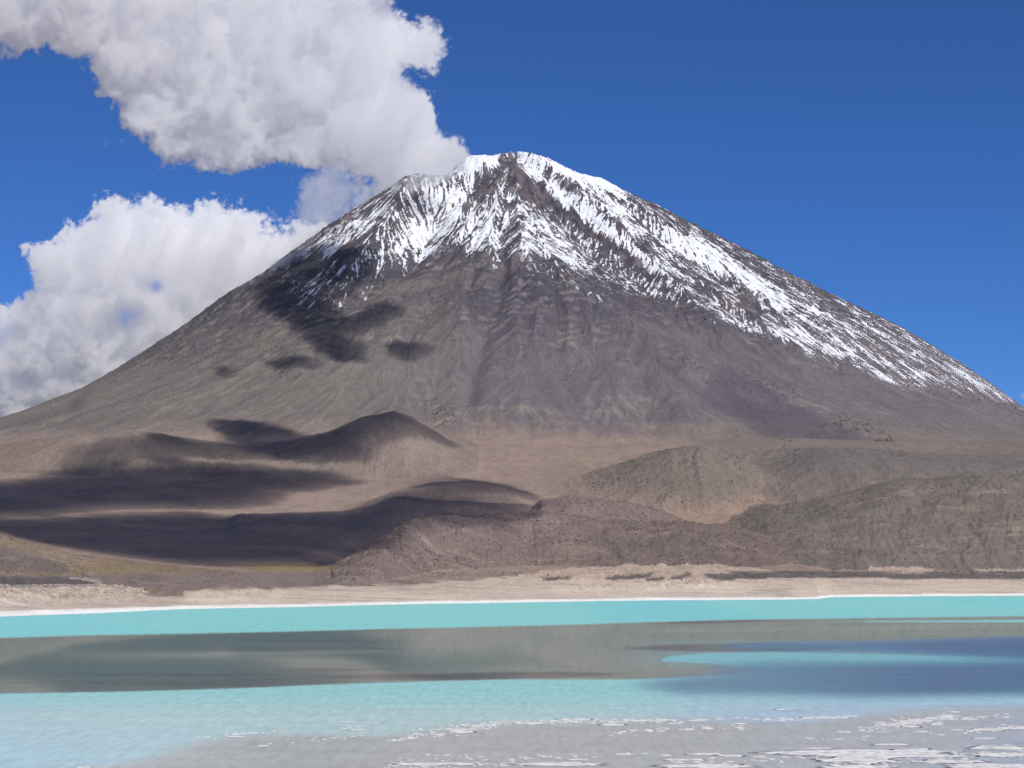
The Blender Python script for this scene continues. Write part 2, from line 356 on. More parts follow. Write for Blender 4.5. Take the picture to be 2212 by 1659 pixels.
cc = mix(cc, rockc, sm(.1, .45, rock) * (.15 + .65 * upper) * sm(-.2, .3, n1[..., 0] + .3 * upper))
cc = mix(cc, colf((104, 86, 86)), sm(.15, .5, fbm(x2 / 150, y2 / 150, 3, 140)) * upper * .4)
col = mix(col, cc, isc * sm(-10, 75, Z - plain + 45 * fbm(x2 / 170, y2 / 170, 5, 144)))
def area(pts, c, b=10, a=1.0, only=None, warpa=6):
    global col
    m = blur(poly(pts), b)
    q = smp(m, PX + warpa * 2.5 * n2[..., 0] * 2, PY + warpa * n2[..., 0]) * a
    q = sm(.1, .9, q) * a
    if only is not None: q = q * only
    col = mix(col, np.broadcast_to(colf(c), col.shape), q)
area([(-600, 1050), (700, 1040), (900, 1000), (1300, 990), (1300, 960), (1050, 965), (800, 1010), (300, 1000), (-600, 1020)], (138, 124, 110), 14, .7)
area([(1170, 960), (1420, 950), (1500, 975), (1330, 1000), (1270, 1050), (1300, 1085), (1180, 1080)], (134, 119, 107), 14, .9)
area([(1420, 945), (1520, 905), (2700, 905), (2700, 1045), (1900, 1045), (1700, 1030), (1600, 1000)], (112, 105, 100), 22, .85)
area([(1430, 1105), (1560, 1085), (1700, 1070), (1780, 1080), (1700, 1105), (1600, 1145), (1480, 1135)], (150, 129, 114), 5, 1, ~isc)
hw = sm(2, 22, Z - plain)
area([(960, 530), (1040, 590), (1010, 760), (960, 920), (780, 880), (560, 900), (600, 800), (700, 740), (860, 625)], (118, 111, 104), 26, .5, isc)
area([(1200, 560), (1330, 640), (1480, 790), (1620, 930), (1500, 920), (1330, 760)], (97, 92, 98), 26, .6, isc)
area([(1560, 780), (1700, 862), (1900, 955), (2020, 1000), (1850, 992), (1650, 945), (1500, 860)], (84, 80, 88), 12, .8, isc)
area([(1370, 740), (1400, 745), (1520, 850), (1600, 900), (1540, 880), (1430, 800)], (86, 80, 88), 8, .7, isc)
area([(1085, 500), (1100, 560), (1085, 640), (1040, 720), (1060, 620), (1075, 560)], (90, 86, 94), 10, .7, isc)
for q_ in ([(1290, 890), (1330, 860), (1400, 850), (1440, 862), (1400, 905), (1330, 935)], [(1500, 925), (1540, 905), (1600, 920), (1570, 950), (1520, 955)], [(1000, 945), (1050, 890), (1120, 870), (1090, 930)], [(1040, 850), (1130, 780), (1160, 790), (1090, 870)], [(560, 690), (640, 700), (560, 800), (460, 850)], [(300, 880), (480, 820), (560, 850), (400, 900)]):
    area(q_, (133, 125, 110), 9, .55, isc * sm(-.9, .8, L1 + 2 * n2[..., 0]))
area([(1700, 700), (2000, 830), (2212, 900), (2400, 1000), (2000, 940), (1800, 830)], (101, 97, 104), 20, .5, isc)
lava = (reg == 3) * sm(3, 45, Z - plain + 10 * n2[..., 0])
col = mix(col, colf((109, 102, 94)), lava * .8)
col = mix(col, colf((106, 99, 95)), ((reg == 4) * hw) * .85)
col = mix(col, colf((109, 101, 94)), (reg == 1) * .5); col = mix(col, colf((117, 107, 100)), (reg == 2) * .6)
col = mix(col, colf((117, 103, 98)), (reg == 7) * .9)
col = mix(col, colf((109, 102, 95)), (reg == 8) * .95)
col = mix(col, colf((114, 100, 95)), (reg == 9) * .95)
area([(1200, 1120), (1640, 1140), (1700, 1240), (1300, 1240)], (98, 89, 86), 25, .6, reg == 9)
col = mix(col, colf((123, 108, 92)), (reg == 10) * .95)
area([(-300, 1200), (0, 1175), (110, 1210), (175, 1240), (60, 1235), (-300, 1240)], (106, 96, 92), 6, .9, reg == 10)
area([(170, 1210), (330, 1220), (400, 1240), (250, 1243), (150, 1235)], (127, 110, 82), 8, .7)
area([(500, 1223), (560, 1217), (700, 1220), (760, 1226), (700, 1236), (560, 1237)], (130, 115, 84), 5, .95)
area([(-300, 1238), (120, 1245), (300, 1240), (520, 1237), (740, 1238), (860, 1250), (1000, 1262), (620, 1270), (390, 1276), (200, 1270), (-300, 1268)], (118, 106, 101), 4, .95)
area([(-300, 1241), (100, 1245), (190, 1250), (235, 1264), (190, 1268), (-300, 1270)], (88, 82, 82), 3, .9)
# shore sands
area([(390, 1276), (620, 1271), (900, 1262), (1000, 1255), (1120, 1244), (1300, 1241), (1700, 1236), (2300, 1230), (2600, 1226), (2600, 1300), (1500, 1305), (390, 1316)], (184, 168, 152), 3, 1)
col = mix(col, colf((160, 145, 131)), (reg == 11) * .9); col = mix(col, colf((170, 152, 137)), ((reg == 12) | (reg == 13) | (reg == 14)) * .9)
col = mix(col, colf((196, 184, 168)), ((reg == 11) | (reg == 13) | (reg == 14)) * sm(.2, .6, rough2) * .45)
for pts in ([(1165, 1247), (1245, 1243), (1222, 1252), (1180, 1254)], [(1310, 1245), (1420, 1236), (1400, 1246), (1330, 1254), (1300, 1250)], [(1445, 1250), (1490, 1235), (1500, 1240), (1470, 1252)],
            [(1395, 1249), (1440, 1246), (1430, 1254), (1390, 1253)], [(1520, 1238), (1640, 1240), (1660, 1250), (1560, 1254), (1525, 1248)], [(1560, 1234), (2600, 1232), (2600, 1243), (2212, 1250), (1990, 1252), (1820, 1247), (1640, 1250)]):
    area(pts, (92, 87, 84), 2, .95, None, 3)
area([(1880, 1240), (1950, 1229), (2010, 1234), (2000, 1240)], (176, 160, 144), 3, .8, None, 3)
area([(1620, 1272), (1700, 1272), (1715, 1288), (1610, 1283)], (112, 105, 98), 2, .8, None, 3)
area([(270, 1285), (350, 1279), (395, 1300), (300, 1298)], (132, 121, 110), 2, .8, None, 3)
area([(-300, 1312), (230, 1303), (390, 1306), (390, 1311), (200, 1316), (-300, 1326)], (138, 128, 120), 2, .7, None, 3)
dsh = (y2 - ys)
saltw = 44 + 8 * n2[..., 0] + 20 * sm(600, 0, PX)
col = mix(col, colf((202, 188, 172)), sm(420, 120, dsh + 60 * n2[..., 0]) * sm(-20, 10, dsh) * (reg == 0) * .6)
col = mix(col, colf((236, 233, 226)), sm(1.0, .5, dsh / (2.2 * saltw)) * sm(-20, -5, dsh))
col = mix(col, colf((150, 150, 140)), sm(0, -12, dsh))
col = mix(col, colf((213, 207, 198)), ((dsh < 300) & (reg == 0)) * sm(.15, .5, fbm(x2 / 200, y2 / 22, 4, 150)) * .4)
col = mix(col, colf((146, 130, 118)), ((dsh < 1000) & (dsh > 60)) * sm(.1, .5, fbm(x2 / 150, y2 / 30, 5, 155)) * .6)
# rocky mottling
spk = sm(.28, .55, fbm(x2 / 8, y2 / 13, 3, 160) + .25 * fbm(x2 / 60, y2 / 60, 3, 163))
kmott = np.isin(reg, (3, 4, 7, 8, 9)) * 1.0 + (reg == 10) * .5 + isc * .35 + .12
col = mix(col, col * .72, np.clip(spk * kmott * (reg != 0), 0, 1))
spk2 = sm(.2, .5, fbm(x2 / 30, y2 / 60, 4, 170, ridged=True))
col = mix(col, col * 1.18, spk2 * .5)
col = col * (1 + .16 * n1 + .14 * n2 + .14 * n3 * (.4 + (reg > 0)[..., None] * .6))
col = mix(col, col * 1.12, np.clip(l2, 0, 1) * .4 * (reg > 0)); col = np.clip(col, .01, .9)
print('colour', time.time() - T0)

# ------------------------------------------------------------------ node helpers
def mat(name):
    m = bpy.data.materials.new(name); m.use_nodes = True; n = m.node_tree; n.nodes.clear(); return m, n
def N(n, t, **kw):
    o = n.nodes.new(t)
    for k, v in kw.items():
        if k.startswith('_'): setattr(o, k[1:], v)
        else: o.inputs[k].default_value = v
    return o
def lk(n, a, b): n.links.new(a, b)

def terrain_material():
    m, n = mat('volcanic_ground')
    out = N(n, 'ShaderNodeOutputMaterial'); b = N(n, 'ShaderNodeBsdfPrincipled'); b.inputs['Roughness'].default_value = .95
    b.inputs['Specular IOR Level'].default_value = .15
    ca = N(n, 'ShaderNodeAttribute', _attribute_name='albedo'); sa = N(n, 'ShaderNodeAttribute', _attribute_name='snow')
    geo = N(n, 'ShaderNodeNewGeometry')
    nz = N(n, 'ShaderNodeTexNoise', Scale=.22, Detail=5.0, Roughness=.65); nz2 = N(n, 'ShaderNodeTexNoise', Scale=.05, Detail=6.0, Roughness=.7)
    lk(n, geo.outputs['Position'], nz.inputs['Vector']); lk(n, geo.outputs['Position'], nz2.inputs['Vector'])
    mr = N(n, 'ShaderNodeMapRange'); mr.inputs['From Min'].default_value = .3; mr.inputs['From Max'].default_value = .7; mr.inputs['To Min'].default_value = .72; mr.inputs['To Max'].default_value = 1.28
    lk(n, nz.outputs[0], mr.inputs[0])
    mx = N(n, 'ShaderNodeVectorMath', _operation='SCALE'); lk(n, ca.outputs['Color'], mx.inputs[0]); lk(n, mr.outputs[0], mx.inputs['Scale'])
    # snow edge broken up by fine noise
    ad = N(n, 'ShaderNodeMath', _operation='MULTIPLY_ADD'); lk(n, nz.outputs[0], ad.inputs[0]); ad.inputs[1].default_value = .9; lk(n, sa.outputs['Fac'], ad.inputs[2])
    ms = N(n, 'ShaderNodeMapRange'); ms.inputs['From Min'].default_value = .74; ms.inputs['From Max'].default_value = 1.22; lk(n, ad.outputs[0], ms.inputs[0])
    mc = N(n, 'ShaderNodeMix', _data_type='RGBA'); lk(n, ms.outputs[0], mc.inputs[0]); lk(n, mx.outputs[0], mc.inputs[6]); mc.inputs[7].default_value = (.78, .80, .835, 1)
    lk(n, mc.outputs[2], b.inputs['Base Color'])
    bp = N(n, 'ShaderNodeBump', Strength=.55, Distance=6.0); lk(n, nz2.outputs[0], bp.inputs['Height']); lk(n, bp.outputs[0], b.inputs['Normal'])
    lk(n, b.outputs[0], out.inputs[0]); return m
MT = terrain_material()

def grid_mesh(name, x, y, z, faces, attrs, m, kind='structure', smooth=True):
    idx = np.unique(faces); remap = np.full(x.size, -1, np.int64); remap[idx] = np.arange(len(idx)); fc = remap[faces]
    me = bpy.data.meshes.new(name); me.vertices.add(len(idx)); me.loops.add(fc.size); me.polygons.add(len(fc))
    co = np.stack([x.ravel()[idx], y.ravel()[idx], z.ravel()[idx]], 1).astype(f4)
    me.vertices.foreach_set('co', co.ravel()); me.loops.foreach_set('vertex_index', fc.ravel().astype(np.int32))
    k = fc.shape[1]; me.polygons.foreach_set('loop_start', np.arange(0, fc.size, k, dtype=np.int32))
    me.polygons.foreach_set('use_smooth', np.full(len(fc), smooth))
    me.update(calc_edges=True)
    for an, av in attrs.items():
        if av.ndim == 3 or (av.ndim == 2 and av.shape[-1] == 3 and av.shape[0] == x.size):
            v = av.reshape(-1, 3)[idx]; a = me.attributes.new(an, 'FLOAT_COLOR', 'POINT')
            a.data.foreach_set('color', np.concatenate([v, np.ones((len(v), 1))], 1).astype(f4).ravel())
        else:
            a = me.attributes.new(an, 'FLOAT', 'POINT'); a.data.foreach_set('value', av.ravel()[idx].astype(f4))
    me.materials.append(m)
    o = bpy.data.objects.new(name, me); C.objects.link(o)
    if kind: o['kind'] = kind
    return o
ii = np.arange(NR - 1)[:, None] * NU + np.arange(NU - 1)[None, :]
F4_ = np.stack([ii, ii + 1, ii + 1 + NU, ii + NU], -1)
freg = reg[:-1, :-1]
GROUPS = [('shore', (0,), None), ('volcano', (20,), 'cone'), ('mound', (1,), 0), ('mound', (2,), 0), ('lava_hill', (3,), 0), ('ridge', (4,), 0), ('hill', (5,), 0), ('hill', (6,), 0),
          ('hill', (7,), 0), ('hill', (8,), 0), ('hill', (9,), 0), ('hill', (10,), 0), ('bluff', (11,), 0), ('bluff', (12,), 0), ('bluff', (13,), 0), ('bluff', (14,), 0)]
for nm, ids, _ in GROUPS:
    f = F4_[np.isin(freg, ids)].reshape(-1, 4)
    if len(f): grid_mesh(nm, x2, y2, Z, f, {'albedo': col, 'snow': snow}, MT)
print('terrain', time.time() - T0)

# far ground under and around everything
gxn = np.sort(np.concatenate([np.linspace(-60000, 60000, 41), np.linspace(-9000, 9000, 61), np.linspace(-600, 600, 31)])); gyn = np.sort(np.concatenate([np.linspace(-60000, 60000, 41), np.linspace(-900, 12000, 60), np.linspace(-400, 420, 42)]))
ax_, ay_ = np.meshgrid(gxn, gyn)
gd = np.hypot(ax_ * .25, np.maximum(ay_, 0)); gz = np.interp(gd, [0, 8, 60, 160, 300, 330], [58.2, 57, 40, 16, -2, -3.0]) + np.where(gd > 20, 1, 0) * 1.0 * fbm(ax_ / 60, ay_ / 60, 3, 180) * (gd < 300)
gz = np.where(np.abs(ax_) > 1500, -3 , gz); gz = np.where(gd > 300, -3, gz)
k = len(gxn); jj = np.arange(len(gyn) - 1)[:, None] * k + np.arange(k - 1)[None, :]
gc = np.broadcast_to(colf((140, 124, 112)), ax_.shape + (3,)) * (1 + .15 * fbm(ax_ / 300, ay_ / 300, 3, 185))[..., None]
grid_mesh('ground', ax_, ay_, gz, np.stack([jj, jj + 1, jj + 1 + k, jj + k], -1).reshape(-1, 4), {'albedo': gc, 'snow': ax_ * 0}, MT)

# ------------------------------------------------------------------ the lake
wu = np.concatenate([np.linspace(-1.3, -.27, 20)[:-1], np.linspace(-.27, .27, 560), np.linspace(.27, 1.3, 20)[1:]])
wpy = np.concatenate([np.linspace(1279, 1500, 240), np.linspace(1501, 1680, 150), np.linspace(1700, 2300, 18)])
_, ww = ray(np.full(len(wpy), CXP), wpy); wy = -HCAM / ww
lu, ly = np.meshgrid(wu, wy); lx = lu * ly; lz = np.zeros_like(lx)
lpx, lpy = pix(lu, ly, lz)
use_map(-620.0, 1270.0, 6.0, 0.75, 580, 640)
calm = np.zeros(GX.shape, f4)
calm = setp(calm, [(-600, 1400), (0, 1378), (400, 1368), (900, 1357), (1300, 1348), (1700, 1338), (2212, 1331), (2800, 1325), (2800, 1440), (2212, 1420), (1900, 1412), (1700, 1409), (1560, 1411), (1470, 1418), (1440, 1428), (1560, 1434), (1690, 1447),
                   (1600, 1458), (1500, 1464), (1350, 1468), (1100, 1467), (800, 1474), (500, 1486), (200, 1494), (0, 1497), (-600, 1505)], 1, 2.2)
calm = setp(calm, [(1700, 1343), (2212, 1338), (2800, 1336), (2800, 1345), (2212, 1345), (2000, 1345)], .15, 1.5)
blue = np.zeros(GX.shape, f4)
blue = setp(blue, [(1600, 1396), (1900, 1387), (2212, 1378), (2800, 1368), (2800, 1432), (2212, 1424), (2050, 1414), (1900, 1408), (1650, 1406)], 1, 4)
blue = setp(blue, [(1560, 1443), (1720, 1434), (1900, 1436), (2212, 1430), (2800, 1425), (2800, 1506), (2212, 1502), (1950, 1508), (1760, 1502), (1500, 1500), (1380, 1480), (1500, 1466), (1640, 1460)], 1, 6)
mudm = np.zeros(GX.shape, f4)
mudm = setp(mudm, [(-600, 1730), (0, 1672), (300, 1640), (380, 1610), (470, 1590), (620, 1580), (800, 1590), (880, 1575), (1080, 1560), (1200, 1558), (1400, 1556), (1560, 1562), (1800, 1568), (1930, 1548), (2212, 1534), (2800, 1520), (2800, 2500), (-600, 2500)], 1, 7)
DARK_REFL = [[(560, 1447), (700, 1441), (840, 1446), (720, 1451)], [(640, 1462), (860, 1454), (1000, 1460), (860, 1468)], [(1340, 1402), (1500, 1393), (1740, 1390), (1900, 1398), (1780, 1409), (1560, 1409)], [(800, 1466), (1000, 1452), (1200, 1450), (1380, 1456), (1200, 1464), (1000, 1470)], [(1380, 1348), (1700, 1338), (1760, 1341), (1560, 1350)]]
st = fbm(lx / 330, ly / 60 * 900 / np.maximum(ly, 300), 5, 200); st2 = fbm(lx / 90, ly / 20, 4, 206); st3 = fbm(lx / 6, ly / 30, 3, 210)
wq = 3 * st; wqx = 60 * st
calmv = sm(.15, .85, smp(calm, lpx + wqx * 1.2, lpy + 1.6 * st + .7 * st2))
bluev = smp(blur(blue, 40, 2.5), lpx + 2.5 * wqx, lpy + wq * 2.4); mudv = sm(.05, .95, smp(blur(mudm, 60, 7), lpx + wqx * 2, lpy + wq * 5 + 7 * st2))
# darker and lighter cat's-paws inside the calm water; reflection streaks painted into body below
streak = sm(.1, .5, fbm(lx / 260, ly / 34, 4, 220))
lpale = sm(1480, 1580, lpy) * sm(1700, 900, lpx)
pale = sm(1465, 1555, lpy)
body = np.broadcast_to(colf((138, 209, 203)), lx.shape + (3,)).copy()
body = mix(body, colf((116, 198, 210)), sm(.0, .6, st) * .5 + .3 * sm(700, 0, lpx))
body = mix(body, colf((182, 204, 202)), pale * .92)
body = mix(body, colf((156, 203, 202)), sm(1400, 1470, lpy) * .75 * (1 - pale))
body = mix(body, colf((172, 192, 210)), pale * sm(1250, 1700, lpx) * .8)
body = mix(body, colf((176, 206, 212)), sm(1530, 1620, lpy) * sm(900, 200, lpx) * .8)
body = mix(body, colf((150, 163, 152)), calmv * .92)  # grey-green of the mirrored mountain painted into the calm water's colour
body = mix(body, colf((108, 134, 132)), calmv * sm(980, 760, lpx) * .6)  # teal of the darker mountain reflection at left, painted in
body = mix(body, colf((132, 184, 190)), sm(1375, 1400, lpy) * sm(1450, 1430, lpy) * sm(1300, 1500, lpx) * .85)
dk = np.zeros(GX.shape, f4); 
for q_ in DARK_REFL: dk = np.maximum(dk, poly(q_))
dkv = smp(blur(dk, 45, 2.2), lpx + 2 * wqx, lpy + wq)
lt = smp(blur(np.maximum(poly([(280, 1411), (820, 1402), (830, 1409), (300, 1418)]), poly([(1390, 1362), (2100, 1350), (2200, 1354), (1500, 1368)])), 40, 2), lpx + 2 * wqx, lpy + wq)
body = mix(body, colf((84, 92, 98)), sm(.1, .9, dkv) * calmv * .75); body = mix(body, colf((170, 180, 172)), lt * calmv * .7)  # dark and light reflection streaks painted into the water colour
body = mix(body, colf((190, 192, 186)), mudv * .95)
body = mix(body, mix(np.broadcast_to(colf((92, 132, 148)), lx.shape + (3,)), colf((54, 88, 122)), sm(1500, 2100, lpx)), bluev * .92)  # blue of the reflected sky painted into the water colour
body *= (1 + (.06 * st3[..., None] + .03 * st2[..., None]) * (1 - calmv[..., None]))
refl = .16 + .0 * lx
refl = refl + (.56 + .16 * streak - refl) * calmv
refl = refl + (.36 - refl) * mudv * .9
refl = refl + (.38 - refl) * bluev
refl = refl + .10 * st2 * (1 - calmv) 
rgh = .22 + 0 * lx
rgh = rgh + (.035 + .03 * streak - rgh) * calmv
rgh = rgh + (.16 - rgh) * mudv
rgh = rgh + (.42 - rgh) * bluev
use_map(-600.0, -400.0, 3.0, 3.0, 1140, 720)
k = len(wu); jj = np.arange(len(wpy) - 1)[:, None] * k + np.arange(k - 1)[None, :]
def water_material():
    m, n = mat('mineral_water'); out = N(n, 'ShaderNodeOutputMaterial')
    ba = N(n, 'ShaderNodeAttribute', _attribute_name='body'); ra = N(n, 'ShaderNodeAttribute', _attribute_name='mirror'); ga = N(n, 'ShaderNodeAttribute', _attribute_name='ripple')
    d = N(n, 'ShaderNodeBsdfDiffuse'); g = N(n, 'ShaderNodeBsdfGlossy'); g.inputs[0].default_value = (.95, .97, 1, 1)
    geo = N(n, 'ShaderNodeNewGeometry'); mp = N(n, 'ShaderNodeMapping'); mp.inputs['Scale'].default_value = (.35, .05, 1)
    nz = N(n, 'ShaderNodeTexNoise', Scale=1.0, Detail=4.0, Roughness=.6); lk(n, geo.outputs['Position'], mp.inputs[0]); lk(n, mp.outputs[0], nz.inputs['Vector'])
    mr = N(n, 'ShaderNodeMapRange'); mr.inputs['From Min'].default_value = .3; mr.inputs['From Max'].default_value = .7; mr.inputs['To Min'].default_value = .89; mr.inputs['To Max'].default_value = 1.11
    lk(n, nz.outputs[0], mr.inputs[0]); vm = N(n, 'ShaderNodeVectorMath', _operation='SCALE'); lk(n, ba.outputs['Color'], vm.inputs[0]); lk(n, mr.outputs[0], vm.inputs['Scale'])
    lk(n, vm.outputs[0], d.inputs[0])
    bp = N(n, 'ShaderNodeBump', Distance=.12); lk(n, nz.outputs[0], bp.inputs['Height'])
    mm = N(n, 'ShaderNodeMath', _operation='MULTIPLY'); mm.inputs[1].default_value = .25; lk(n, ga.outputs['Fac'], mm.inputs[0]); lk(n, mm.outputs[0], bp.inputs['Strength'])
    lk(n, ga.outputs['Fac'], g.inputs['Roughness']); lk(n, bp.outputs[0], g.inputs['Normal'])
    mx = N(n, 'ShaderNodeMixShader'); lk(n, ra.outputs['Fac'], mx.inputs[0]); lk(n, d.outputs[0], mx.inputs[1]); lk(n, g.outputs[0], mx.inputs[2]); lk(n, mx.outputs[0], out.inputs[0])
    return m
fl = np.stack([jj + k, jj + 1 + k, jj + 1, jj], -1).reshape(-1, 4)
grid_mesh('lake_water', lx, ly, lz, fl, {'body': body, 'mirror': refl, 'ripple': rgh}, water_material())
print('lake', time.time() - T0)

# ------------------------------------------------------------------ clouds: real bodies of droplets, thinning to nothing at their edges
def cloud_material(name, dens, aniso=.0, colr=(1, 1, 1, 1)):
    m, n = mat(name); out = N(n, 'ShaderNodeOutputMaterial'); v = N(n, 'ShaderNodeVolumeScatter'); v.inputs['Density'].default_value = dens
    v.inputs['Color'].default_value = colr; v.inputs['Anisotropy'].default_value = aniso; lk(n, v.outputs[0], out.inputs['Volume'])
    try: m.cycles.homogeneous_volume = True
    except Exception: pass
    return m
def slab(name, X, Y, Zc, nx, ny, nz, Tf, Tb, m, label=None, cat='cloud', group=None, flip=False):
    """closed body: every grid point pushed +Tf and -Tb along n; edge points where T = 0 are shared"""
    T = Tf + Tb; ny_, nx_ = T.shape; on = T > 1e-3
    on[0, :] = on[-1, :] = False; on[:, 0] = on[:, -1] = False
    q = np.arange(T.size).reshape(T.shape); f = np.stack([q[:-1, :-1], q[:-1, 1:], q[1:, 1:], q[1:, :-1]], -1).reshape(-1, 4)
    fo = f[on.ravel()[f].any(1)]
    Tf = np.where(on, Tf, 0); Tb = np.where(on, Tb, 0)
    A = np.stack([X + nx * Tf, Y + ny * Tf, Zc + nz * Tf], -1).reshape(-1, 3); B = np.stack([X - nx * Tb, Y - ny * Tb, Zc - nz * Tb], -1).reshape(-1, 3)
    bi = np.where(on.ravel(), np.arange(T.size) + T.size, np.arange(T.size))
    if flip: fo = fo[:, ::-1]
    fb = bi[fo][:, ::-1]
    co = np.concatenate([A, B]); fa = np.concatenate([fo, fb])
    o = grid_mesh(name, co[:, 0], co[:, 1], co[:, 2], fa, {}, m, kind=None)
    if label: o['label'] = label
    o['category'] = cat
    if group: o['group'] = group
    return o
def sky_cloud(name, outline, ydist, res, Tmax, m, label, holes=(), thin=(), soft=14, frac=.5, bulge=1.0, seed=300, fs=1.0):
    p = np.array(outline, float); pad = 40
    xs = np.arange(p[:, 0].min() - pad, p[:, 0].max() + pad, res); yy = np.arange(p[:, 1].min() - pad, p[:, 1].max() + pad, res)
    gx_, gy_ = np.meshgrid(xs, yy)
    M = poly(outline)
    for h in thin: M = np.maximum(M, poly(h) * .75)
    Md = .5 * blur(M, soft) + .5 * blur(M, soft * 3.2)
    wx = 22 * fs * fbm(gx_ / 90, gy_ / 90, 4, seed); wy_ = 22 * fs * fbm(gx_ / 90, gy_ / 90, 4, seed + 9)
    d = smp(Md, gx_ + wx, gy_ + wy_)
    n = fbm(gx_ / 75 + wx / 40, gy_ / 75 + wy_ / 40, 7, seed + 20, gain=.58)
    bl = fbm((gx_ + wx) / 110, (gy_ + wy_) / 110, 6, seed + 40, gain=.55, billow=True)
    n = n + .4 * fbm(gx_ / 16, gy_ / 16, 4, seed + 60, gain=.65)
    v = (d - .5) * 2 + frac * n * 2.5 * (1 - .45 * sm(.6, 1, d))
    v = v - .7 * (1 - sm(.04, .26, d))
    for h, hv in holes: v = v - 1.25 * hv * smp(blur(poly(h), 13), gx_ + wx, gy_ + wy_) * (1 + 1.6 * n)
    T = np.clip(v + .30, 0, None); T = T ** 2.3
    T = T / (T + .7) * 1.6
    uu, wv = ray(gx_, gy_)
    Tf = Tmax * T * (.6 - bulge * .30 * bl + .12 * n); Tf = np.clip(Tf, 0, None) * (T > .004)
    Tb = Tmax * T * .5
    yb = ydist + 0 * gx_
    nrm = np.sqrt(uu ** 2 + 1 + wv ** 2)                # bulges swell along the line of sight from the shore
    return slab(name, uu * yb, yb, HCAM + wv * yb, -uu / nrm, -1 / nrm, -wv / nrm, Tf, Tb, m, label, flip=True)
CA = [(-60, -300), (1000, -300), (900, -120), (835, 0), (880, 40), (960, 70), (995, 110), (940, 132), (870, 135), (880, 160), (915, 185), (945, 225), (938, 270), (960, 290), (1000, 300), (1010, 350), (1000, 420), (900, 470), (780, 560), (690, 540), (720, 480), (800, 425), (820, 395),
      (760, 372), (700, 362), (620, 335), (560, 365), (470, 372), (400, 362), (340, 345), (318, 290), (260, 262), (235, 220), (200, 165), (205, 115), (100, 105), (50, 120), (-60, 95)]
CB = [(-80, 960), (-80, 700), (-20, 650), (40, 645), (95, 600), (70, 560), (38, 520), (60, 512), (90, 530), (130, 487), (180, 492), (198, 470), (190, 430), (215, 410), (250, 415), (290, 442), (340, 430), (380, 457), (430, 432), (450, 420), (470, 450), (520, 440), (545, 460), (550, 490),
      (590, 507), (630, 482), (680, 486), (720, 480), (740, 560), (640, 640), (400, 860), (200, 960)]
mA = cloud_material('cloud_droplets', .0042); mB = cloud_material('dense_cloud_droplets', .006)
sky_cloud('cloud', CA, 9050, 3.0, 760, mA, 'huge soft grey-white cloud filling the upper left sky and touching the summit', thin=([(110, 195), (160, 205), (232, 235), (170, 240), (130, 222)], [(640, 365), (690, 400), (665, 445), (640, 430)]), soft=14, frac=.62, seed=300, holes=(([(640, 352), (700, 375), (730, 420), (690, 430), (640, 390)], .7), ([(865, 150), (905, 160), (890, 185), (870, 170)], .6)))
sky_cloud('cloud', CB, 8600, 3.0, 600, mB, 'bright white cumulus cloud low behind the left slope of the volcano', holes=(([(240, 660), (300, 670), (310, 705), (250, 705)], .9), ([(295, 590), (360, 590), (355, 630), (305, 635)], .8), ([(-10, 690), (40, 700), (20, 760), (-30, 760)], .6), ([(20, 800), (90, 810), (80, 835), (30, 830)], .6)), soft=15, frac=.75, seed=340)
mT = cloud_material('mist_droplets', .006)
sky_cloud('cloud', [(195, 298), (300, 292), (306, 306), (240, 312)], 8800, 2.5, 160, mT, 'small faint wisp of cloud under the big cloud on the left', soft=8, frac=.6, seed=380)
sky_cloud('cloud', [(2195, 850), (2230, 835), (2290, 840), (2300, 870), (2210, 865)], 9600, 2.5, 200, mA, 'tiny white cloud peeking past the right slope at the frame edge', soft=5, frac=.4, seed=384)
sky_cloud('cloud', [(560, 500), (625, 450), (635, 375), (700, 350), (790, 370), (830, 400), (760, 470), (680, 550), (580, 590)], 8750, 3.0, 260, cloud_material('thin_cloud_droplets', .0035), 'ragged translucent veil of cloud bridging the two big clouds by the left slope', soft=16, frac=.9, seed=398)
sky_cloud('mist', [(480, 640), (540, 590), (620, 540), (700, 485), (715, 495), (650, 560), (600, 600), (530, 645)], 7300, 2.5, 150, mT, 'thin veil of mist drifting over the left ridge of the volcano', soft=12, frac=.6, seed=390)
sky_cloud('mist', [(820, 400), (880, 370), (985, 345), (995, 380), (930, 405), (860, 415)], 7400, 2.5, 150, mT, 'thin mist clinging to the notch left of the summit', soft=10, frac=.6, seed=394)
print('clouds', time.time() - T0)

